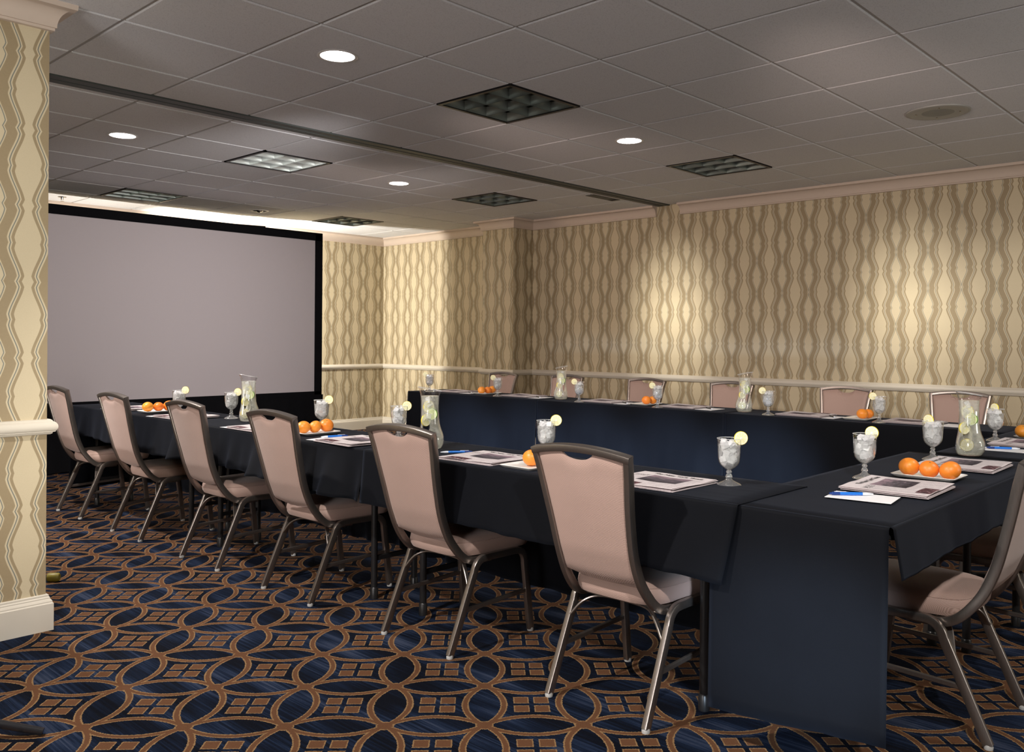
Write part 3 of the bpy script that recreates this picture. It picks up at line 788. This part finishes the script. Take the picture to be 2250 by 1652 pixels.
# pitchers
PP = [(0, 0), (.042, 0), (.050, .005), (.0565, .020), (.0585, .038), (.0575, .055), (.0525, .074), (.0470, .092), (.0430, .115), (.0412, .145), (.0400, .180), (.0402, .210), (.0422, .238), (.0465, .257), (.0510, .268)]
def make_pitcher():
    t = empty('water_pitcher')
    seg = 44
    def rings(prof, shrink=0):
        out = []
        for r, z in prof:
            row = []
            for k in range(seg):
                a = 2 * PI * k / seg; rr = max(0.0001, r - shrink); zz = z
                w_ = max(0, (z - .24) / .028)
                rr *= 1 + .06 * w_ * max(0, math.cos(a)) ** 3; zz += .010 * w_ * math.cos(a)
                ox = -.006 * math.exp(-((z - .05) / .05) ** 2)
                row.append((rr * math.cos(a) + ox, rr * math.sin(a), zz))
            out.append(row)
        return out
    me_b = MB(); P = rings(PP); me_b.grid(P, close_v=True); me_b.cap(P[-1])
    body = me_b.build('body', M['glass'], t, True, 70)
    wpf = [(r, z) for r, z in PP if z <= .239]; wpf[1] = (.043, .004); wpf[0] = (0, .004)
    mw = MB(); P = rings(wpf, .003); mw.grid(P, close_v=True); mw.cap(P[-1])
    wat = mw.build('water', M['pwater'], t, True, 70)
    # pierced grip: an oval tunnel through the lower body
    def cutter(e):
        mc = MB(); rows = []
        for k in range(28):
            a = 2 * PI * k / 28; rows.append([((.017 - .0) + (.0125 + e) * math.cos(a), yy, .098 + (.034 + e) * math.sin(a)) for yy in (-.1, .1)])
        mc.grid(rows, close_u=True); mc.cap([r[0] for r in rows]); mc.cap([r[1] for r in rows], True)
        return mc.build('cutter', M['glass'])
    for o, e in ((body, 0), (wat, .004)):
        c = cutter(e); md = o.modifiers.new('b', 'BOOLEAN'); md.object = c; md.operation = 'DIFFERENCE'; md.solver = 'EXACT'
        dg = bpy.context.evaluated_depsgraph_get(); me2 = bpy.data.meshes.new_from_object(o.evaluated_get(dg))
        o.modifiers.clear(); me2.materials.clear(); me2.materials.append(M['glass'] if o is body else M['pwater']); o.data = me2
        me2.polygons.foreach_set('use_smooth', [True] * len(me2.polygons))
        try: me2.set_sharp_from_angle(angle=math.radians(50))
        except Exception: pass
        bpy.data.objects.remove(c)
    # drop the flat lid of the body so that the mouth is open
    bm = bmesh.new(); bm.from_mesh(body.data)
    bmesh.ops.delete(bm, geom=[f for f in bm.faces if len(f.verts) > 20 and f.calc_center_median().z > .2], context='FACES')
    bm.to_mesh(body.data); bm.free()
    lipm = MB().lathe([(.0508, .0), (.0520, .0012), (.0508, .0024), (.0496, .0012)], seg, cap=False)
    lip = lipm.build('lip', M['lip'], t)
    lip.data.vertices.foreach_set('co', [c for v in lip.data.vertices for c in ((v.co.x * (1 + .06 * max(0, v.co.x / .052) ** 3)), v.co.y, v.co.z + .267 + .010 * v.co.x / .052)])
    tag(ice_mesh(14, .013, .13, .222, .0115, 11).build('ice', M['ice'], t, False), kind='stuff')
    return t
pit = make_pitcher()
PT = [(1.065, .165, -60, 'left row, nearest the screen'), (.985, -1.54, 20, 'left row, with the dark oval hole'),
      (2.515, -3.335, -110, 'cross row, the nearest and largest'), (3.93, -1.50, 150, 'far row, with a loop handle at right'), (3.93, .17, 140, 'far row, the farthest one')]
camp = Vector((-1.6075, -4.4883, 0))
for i, (x, y, rz, lb) in enumerate(PT):
    t = pit if i == 0 else copy_tree(pit)
    zc = ZT + (.004 if i == 2 else 0)
    view = math.atan2(y - camp.y, x - camp.x) - PI / 2            # tunnel (local Y) lies along this line of sight when rz = 0
    off = {0: 195, 1: 180, 2: 200, 3: 8, 4: 12}[i]
    t.location = (x, y, zc); t.rotation_euler = (0, 0, view + math.radians(off))
    tag(t, 'glass pitcher of citrus water on the ' + lb, 'pitcher', 'glass pitchers of citrus water')
    gr = 'citrus slices inside the pitchers'
    vr = rot(CR, 20 * i); vf = Vector((x, y, 0)) - camp; vf.normalize(); sd = Vector((vf.y, -vf.x, 0))
    def inner(src, ox, of, oz, r_, tl, nm):
        p = Vector((x, y, zc + oz)) + sd * ox - vf * of
        place_slice(src, p, r_, tl, nm + ' in the pitcher on the ' + lb, gr)
    inner(lem, -.006, .012, .190, rot(sd, 25 if i % 2 else -20), .2, 'upper lemon slice')
    inner(lime, .010, .018, .158, rot(sd, -30), .9, 'lime slice')
    inner(lem, -.018, .014, .118 if i != 1 else .13, rot(sd, 40), 1.3, 'middle lemon slice')
    inner(lem, (-.008 if i == 2 else -.018), .02, .046, rot(sd, 12), .5, 'lowest lemon slice')

# ------------------------------------------------------------------ plates with mandarins
def make_plate():
    mb = MB(); rows = []
    for a, b_, r, z in ((.066, .090, .010, 0), (.076, .101, .012, .004), (.083, .110, .012, .012), (.080, .107, .012, .0135), (.072, .098, .012, .008), (.060, .085, .01, .0065)):
        rows.append([(x, y, z) for x, y in rsec(2 * a, 2 * b_, r, 4)])
    mb.grid(rows, close_v=True); mb.cap(rows[0], True); mb.cap(rows[-1]); return mb.build('serving_plate', M['white'], None, True, 50)
def make_orange():
    mb = MB(); rows = []; n = 20
    for i in range(n + 1):
        a = PI * i / n; r = math.sin(a); z = -math.cos(a) * .90
        z += -.05 * math.exp(-(r / .16) ** 2) * (1 if a > PI / 2 else -1)
        rows.append([(.0365 * r * math.cos(2 * PI * k / 28), .0365 * r * math.sin(2 * PI * k / 28), .0365 * z) for k in range(28)])
    mb.grid(rows, close_v=True); return mb.build('mandarin', M['orange'])
plate = make_plate(); orr = make_orange(); up_ = {}
PL = [(1.727, -3.423, 0, 3, 'front cross row, between two newspapers'), (3.495, -3.40, 0, 2, 'front cross row, at the right edge'),
      (.905, -2.235, -90, 1, 'left row, beside the nearest chair'), (.965, -.665, -90, 3, 'left row, middle of its length'), (.965, 1.13, -90, 3, 'left row, near the screen'),
      (3.955, -2.30, 90, 2, 'far row, its right part'), (3.955, -.66, 90, 2, 'far row, its middle'), (3.955, 1.06, 90, 3, 'far row, near the screen')]
OFF = {0: [-.005, (0, .052), (0, -.014), (0, -.078)]}
ordn = ['first', 'second', 'third']
for i, (x, y, rz, n, lb) in enumerate(PL):
    t = plate if i == 0 else plate.copy()
    if i: C.objects.link(t)
    zc = ZT + (.004 if i < 2 else 0)
    t.location = (x, y, zc + .0005); t.rotation_euler = (0, 0, math.radians(rz)); tag(t, 'white rectangular plate of mandarins on the ' + lb, 'plate', 'white plates of mandarins')
    loc = {0: [(-.045, .054), (-.048, -.016), (-.048, -.086)], 1: [(-.078 + .01, .068), (-.04, 0)], 2: [(0.01, -.02)], 3: [(0.0, -.066), (0, .004), (0, .074)], 4: [(0, -.070), (0, .001), (0, .071)],
           5: [(-.02, .03), (-.03, -.040)], 6: [(-.02, .03), (-.03, -.040)], 7: [(.0, .073), (-.008, .004), (.005, -.064)]}[i]
    cs, sn = math.cos(math.radians(rz)), math.sin(math.radians(rz))
    for k, (lx, ly) in enumerate(loc[:n]):
        o = orr if 'o' not in up_ else orr.copy()
        if 'o' in up_: C.objects.link(o)
        up_['o'] = 1; sc = [.97, .91, .99][k]
        o.scale = (sc, sc, sc * .98)
        o.location = (x + lx * cs - ly * sn, y + lx * sn + ly * cs, zc + .0075 + .0365 * .90 * sc * .98)
        o.rotation_euler = (random.uniform(-.5, .5), random.uniform(-.5, .5), random.uniform(0, 6))
        wh = ['leftmost', 'middle', 'rightmost'][k] if n == 3 else (['left', 'right'][k] if n == 2 else 'single')
        tag(o, '%s orange mandarin on the plate of the %s' % (wh, lb), 'mandarin', 'mandarins on the plates')
nap = MB().box(-.075, .075, -.10, .10, 0, .004).build('folded_napkin', M['paper'], None, False)
nap.location = (1.795, -3.395, ZT + .0045); nap.rotation_euler = (0, 0, -.06)
nap.location.z = ZT + .0042
tag(nap, 'white folded napkin showing beside the three mandarin plate', 'napkin')
nap.scale = (.7, 1, .1)

# ------------------------------------------------------------------ newspapers, note paper, pens
def make_news():
    t = empty('newspaper')
    mb = MB()
    for k in range(5):
        dx, dy = [(-.004, -.004), (.006, -.002), (-.006, .002), (.003, .004), (0, 0)][k]; rows = []; z0 = .0012 + .0024 * k
        for th in (0, .0014):
            pass
        P0, P1 = [], []
        for i in range(17):
            x = -.15 + .30 * i / 16; r0, r1 = [], []
            for j in range(13):
                y = -.137 + .274 * j / 12
                e = max(0, (x - .09) / .06); f = max(0, (.137 - abs(y)) / .137)
                z = z0 + .003 * e * e * (1 if k > 1 else 0) * (.5 + .5 * math.sin(y * 22 + k)) + (.0010 * math.sin(x * 40 + k) * (k > 2))
                r0.append((x + dx, y + dy, z)); r1.append((x + dx, y + dy, z + .0014))
            P0.append(r0); P1.append(r1)
        mb.grid(P0); mb.grid(P1)
        for e1, e2 in ((P0[0], P1[0]), (P0[-1], P1[-1]), ([r[0] for r in P0], [r[0] for r in P1]), ([r[-1] for r in P0], [r[-1] for r in P1])): mb.grid([e1, e2])
    mb.build('pages', M['news'], t, True, 30)
    cu = bpy.data.curves.new('masthead', 'FONT'); cu.body = 'The New York Times'; cu.size = .0245; cu.align_x = 'CENTER'; cu.offset = .0006; cu.space_character = .92; cu.shear = .12
    o = bpy.data.objects.new('masthead_curve', cu); C.objects.link(o)
    me = bpy.data.meshes.new_from_object(o.evaluated_get(bpy.context.evaluated_depsgraph_get())); bpy.data.objects.remove(o)
    o = link('masthead', me, M['ink'], t, False); o.location = (.018, .094, .0140)
    return t
news = make_news()
NW = [(1.395, -3.430, 2, 1, 'cross row, nearest, beside the blue pen on paper'), (2.13, -3.425, 1, 1, 'front cross row, behind the plate of three mandarins'),
      (3.13, -3.425, 0, 1, 'front cross row, at the right edge of the photo'),
      (.930, -2.790, -91, 0, 'left row, right of the nearest chair back'), (.925, -1.965, -88, 0, 'left row, between the two nearest chairs'),
      (.905, -1.105, -92, 0, 'left row, behind the third chair from the front corner'), (.910, -.265, -90, 0, 'left row, behind the fourth chair from the front corner'),
      (.925, .66, -89, 0, 'left row, behind the second chair from the screen'), (.935, 1.48, -90, 0, 'left row, nearest the screen'),
      (3.965, -2.62, 90, 0, 'far row, in front of its rightmost chair'), (3.965, -1.93, 91, 0, 'far row, right of the pitcher with loop handle'),
      (3.965, -1.00, 89, 0, 'far row, left of the pitcher with loop handle'), (3.965, -.27, 90, 0, 'far row, left of the single mandarin plate'),
      (3.965, .62, 90, 0, 'far row, left of the farthest pitcher'), (3.965, 1.47, 90, 0, 'far row, nearest the screen')]
for i, (x, y, rz, cr, lb) in enumerate(NW):
    t = news if i == 0 else copy_tree(news)
    t.location = (x, y, ZT + (.004 if cr else 0) + .0008); t.rotation_euler = (0, 0, math.radians(rz)); tag(t, 'folded newspaper on the ' + lb, 'newspaper', 'folded newspapers on the tables')
notep = MB().box(-.068, .068, -.098, .098, 0, .0012).build('note_paper', M['paper'], None, False)
def make_pen(name, body, dark):
    t = empty(name)
    MB().lathe([(.0012, 0), (.0035, .012), (.0048, .022), (.0048, .034)], 14).build('tip', M['pengrip'], t).matrix_local = Matrix.Translation((0, 0, .0055)) @ Matrix.Rotation(PI / 2, 4, 'Y')
    MB().lathe([(.0050, .034), (.0054, .06), (.0054, .105)], 14).build('barrel', body, t).matrix_local = Matrix.Translation((0, 0, .0055)) @ Matrix.Rotation(PI / 2, 4, 'Y')
    MB().lathe([(.0056, .105), (.0056, .128), (.0035, .130), (.0035, .137), (0, .137)], 14).build('cap', dark, t).matrix_local = Matrix.Translation((0, 0, .0055)) @ Matrix.Rotation(PI / 2, 4, 'Y')
    MB().box(.085, .122, -.0015, .0015, .0112, .0125).build('clip', M['pengrip'], t, False)
    return t
pen = make_pen('ballpoint_pen', M['blue'], M['bluedark']); bpen = make_pen('ballpoint_pen', M['blackplastic'], M['blackplastic'])
NP = [(1.145, -3.412, 8, 'front cross row, under the nearest blue pen'), (2.83, -3.40, 4, 'front cross row, right of the nearest pitcher'),
      (.950, -2.575, -85, 'left row, poking out behind the nearest chair back'), (.945, -1.765, -78, 'left row, under the pen between the nearest chairs'),
      (.890, -.915, -80, 'left row, under the blue pen right of the fourth chair'), (.880, -.095, -82, 'left row, poking out left of the fourth chair'), (.880, .83, -82, 'left row, left of the third mandarin plate chair'),
      (3.95, -2.855, 88, 'far row, behind the nearest pitcher'), (3.945, -2.10, 90, 'far row, left of the right mandarin plate'), (3.945, -1.215, 90, 'far row, left of the loop handled pitcher'),
      (3.945, -.47, 90, 'far row, right of its middle newspaper'), (3.945, .42, 90, 'far row, left of the farthest pitcher'), (3.945, 1.255, 90, 'far row, left of the three mandarins')]
NP[6] = (.880, .83, -82, 'left row, right of the mandarins nearest the screen')
for i, (x, y, rz, lb) in enumerate(NP):
    t = notep if i == 0 else notep.copy()
    if i: C.objects.link(t)
    t.location = (x, y, ZT + (.004 if i < 2 else 0) + .0004); t.rotation_euler = (0, 0, math.radians(rz)); tag(t, 'white note paper on the ' + lb, 'note paper', 'sheets of note paper on the tables')
# pens: tip position, heading in degrees, height of what they lie on
PN = [(1.190, -3.428, 131, .004, 0, 'blue ballpoint pen on the paper nearest the cloth corner'), (2.878, -3.448, 117, .004, 0, 'blue ballpoint pen on paper right of the nearest pitcher'),
      (.905, -1.700, -37, 0, 0, 'blue ballpoint pen on paper between the two nearest chairs'), (.870, -.862, -18, 0, 0, 'blue ballpoint pen on paper right of the fourth left row chair'),
      (3.90, -2.16, 40, 0, 1, 'black ballpoint pen on far row paper left of the right mandarin plate'), (3.90, -1.27, 52, 0, 1, 'black ballpoint pen on far row paper left of the loop handled pitcher'),
      (3.90, -.53, 55, 0, 1, 'black ballpoint pen on far row paper left of the single mandarin'), (3.90, .37, 58, 0, 1, 'black ballpoint pen on far row paper left of the farthest pitcher'),
      (3.90, 1.20, 60, 0, 1, 'black ballpoint pen on far row paper left of the three mandarins')]
fb = {}
for x, y, rz, dz, blk, lb in PN:
    src = bpen if blk else pen
    t = src if blk not in fb else copy_tree(src); fb[blk] = 1
    t.location = (x, y, ZT + dz + .0018); t.rotation_euler = (0, 0, math.radians(rz)); tag(t, lb, 'pen', 'ballpoint pens on the note papers')

# ------------------------------------------------------------------ odds and ends on the carpet
t = tag(empty('cable_connector', (.02, .17, 0)), 'yellow cable connector lying on the carpet behind the wallpapered column', 'connector')
mb = MB().lathe([(0, 0), (.019, 0), (.022, .008), (.022, .050), (.017, .056), (0, .056)], 16, cap=False)
mb.build('housing', M['yellow'], t).matrix_local = Matrix.Translation((-.04, .03, .022)) @ Matrix.Rotation(math.radians(-40), 4, 'Z') @ Matrix.Rotation(PI / 2, 4, 'Y')
t = tag(empty('light_stand', (-1.05, -1.30, 0)), 'black tripod stand foot reaching in from the lower left corner', 'tripod stand')
hub = Vector((-.35, .22, .28))
for k, (fx, fy) in enumerate(((.41, -.30), (-.85, -.15), (-.25, .62))):
    a = hub; b_ = Vector((fx, fy, .012)); lg = MB().sweep([a, (a + b_) / 2, b_], rsec(.022, .022, .006, 2), (0, 0, 1)).build('leg', M['blackplastic'], t)
    c = hub + Vector((0, 0, -.14)); d = a.lerp(b_, .62)
    MB().sweep([c, (c + d) / 2, d], rsec(.010, .010, .002, 1), (0, 0, 1)).build('strut', M['blackplastic'], t)
MB().lathe([(.016, .10), (.016, 1.0), (.012, 1.0), (.012, 1.7)], 14, hub * Vector((1, 1, 0)) if False else (hub.x, hub.y, 0)).build('column', M['blackplastic'], t)
bpy.context.view_layer.update()
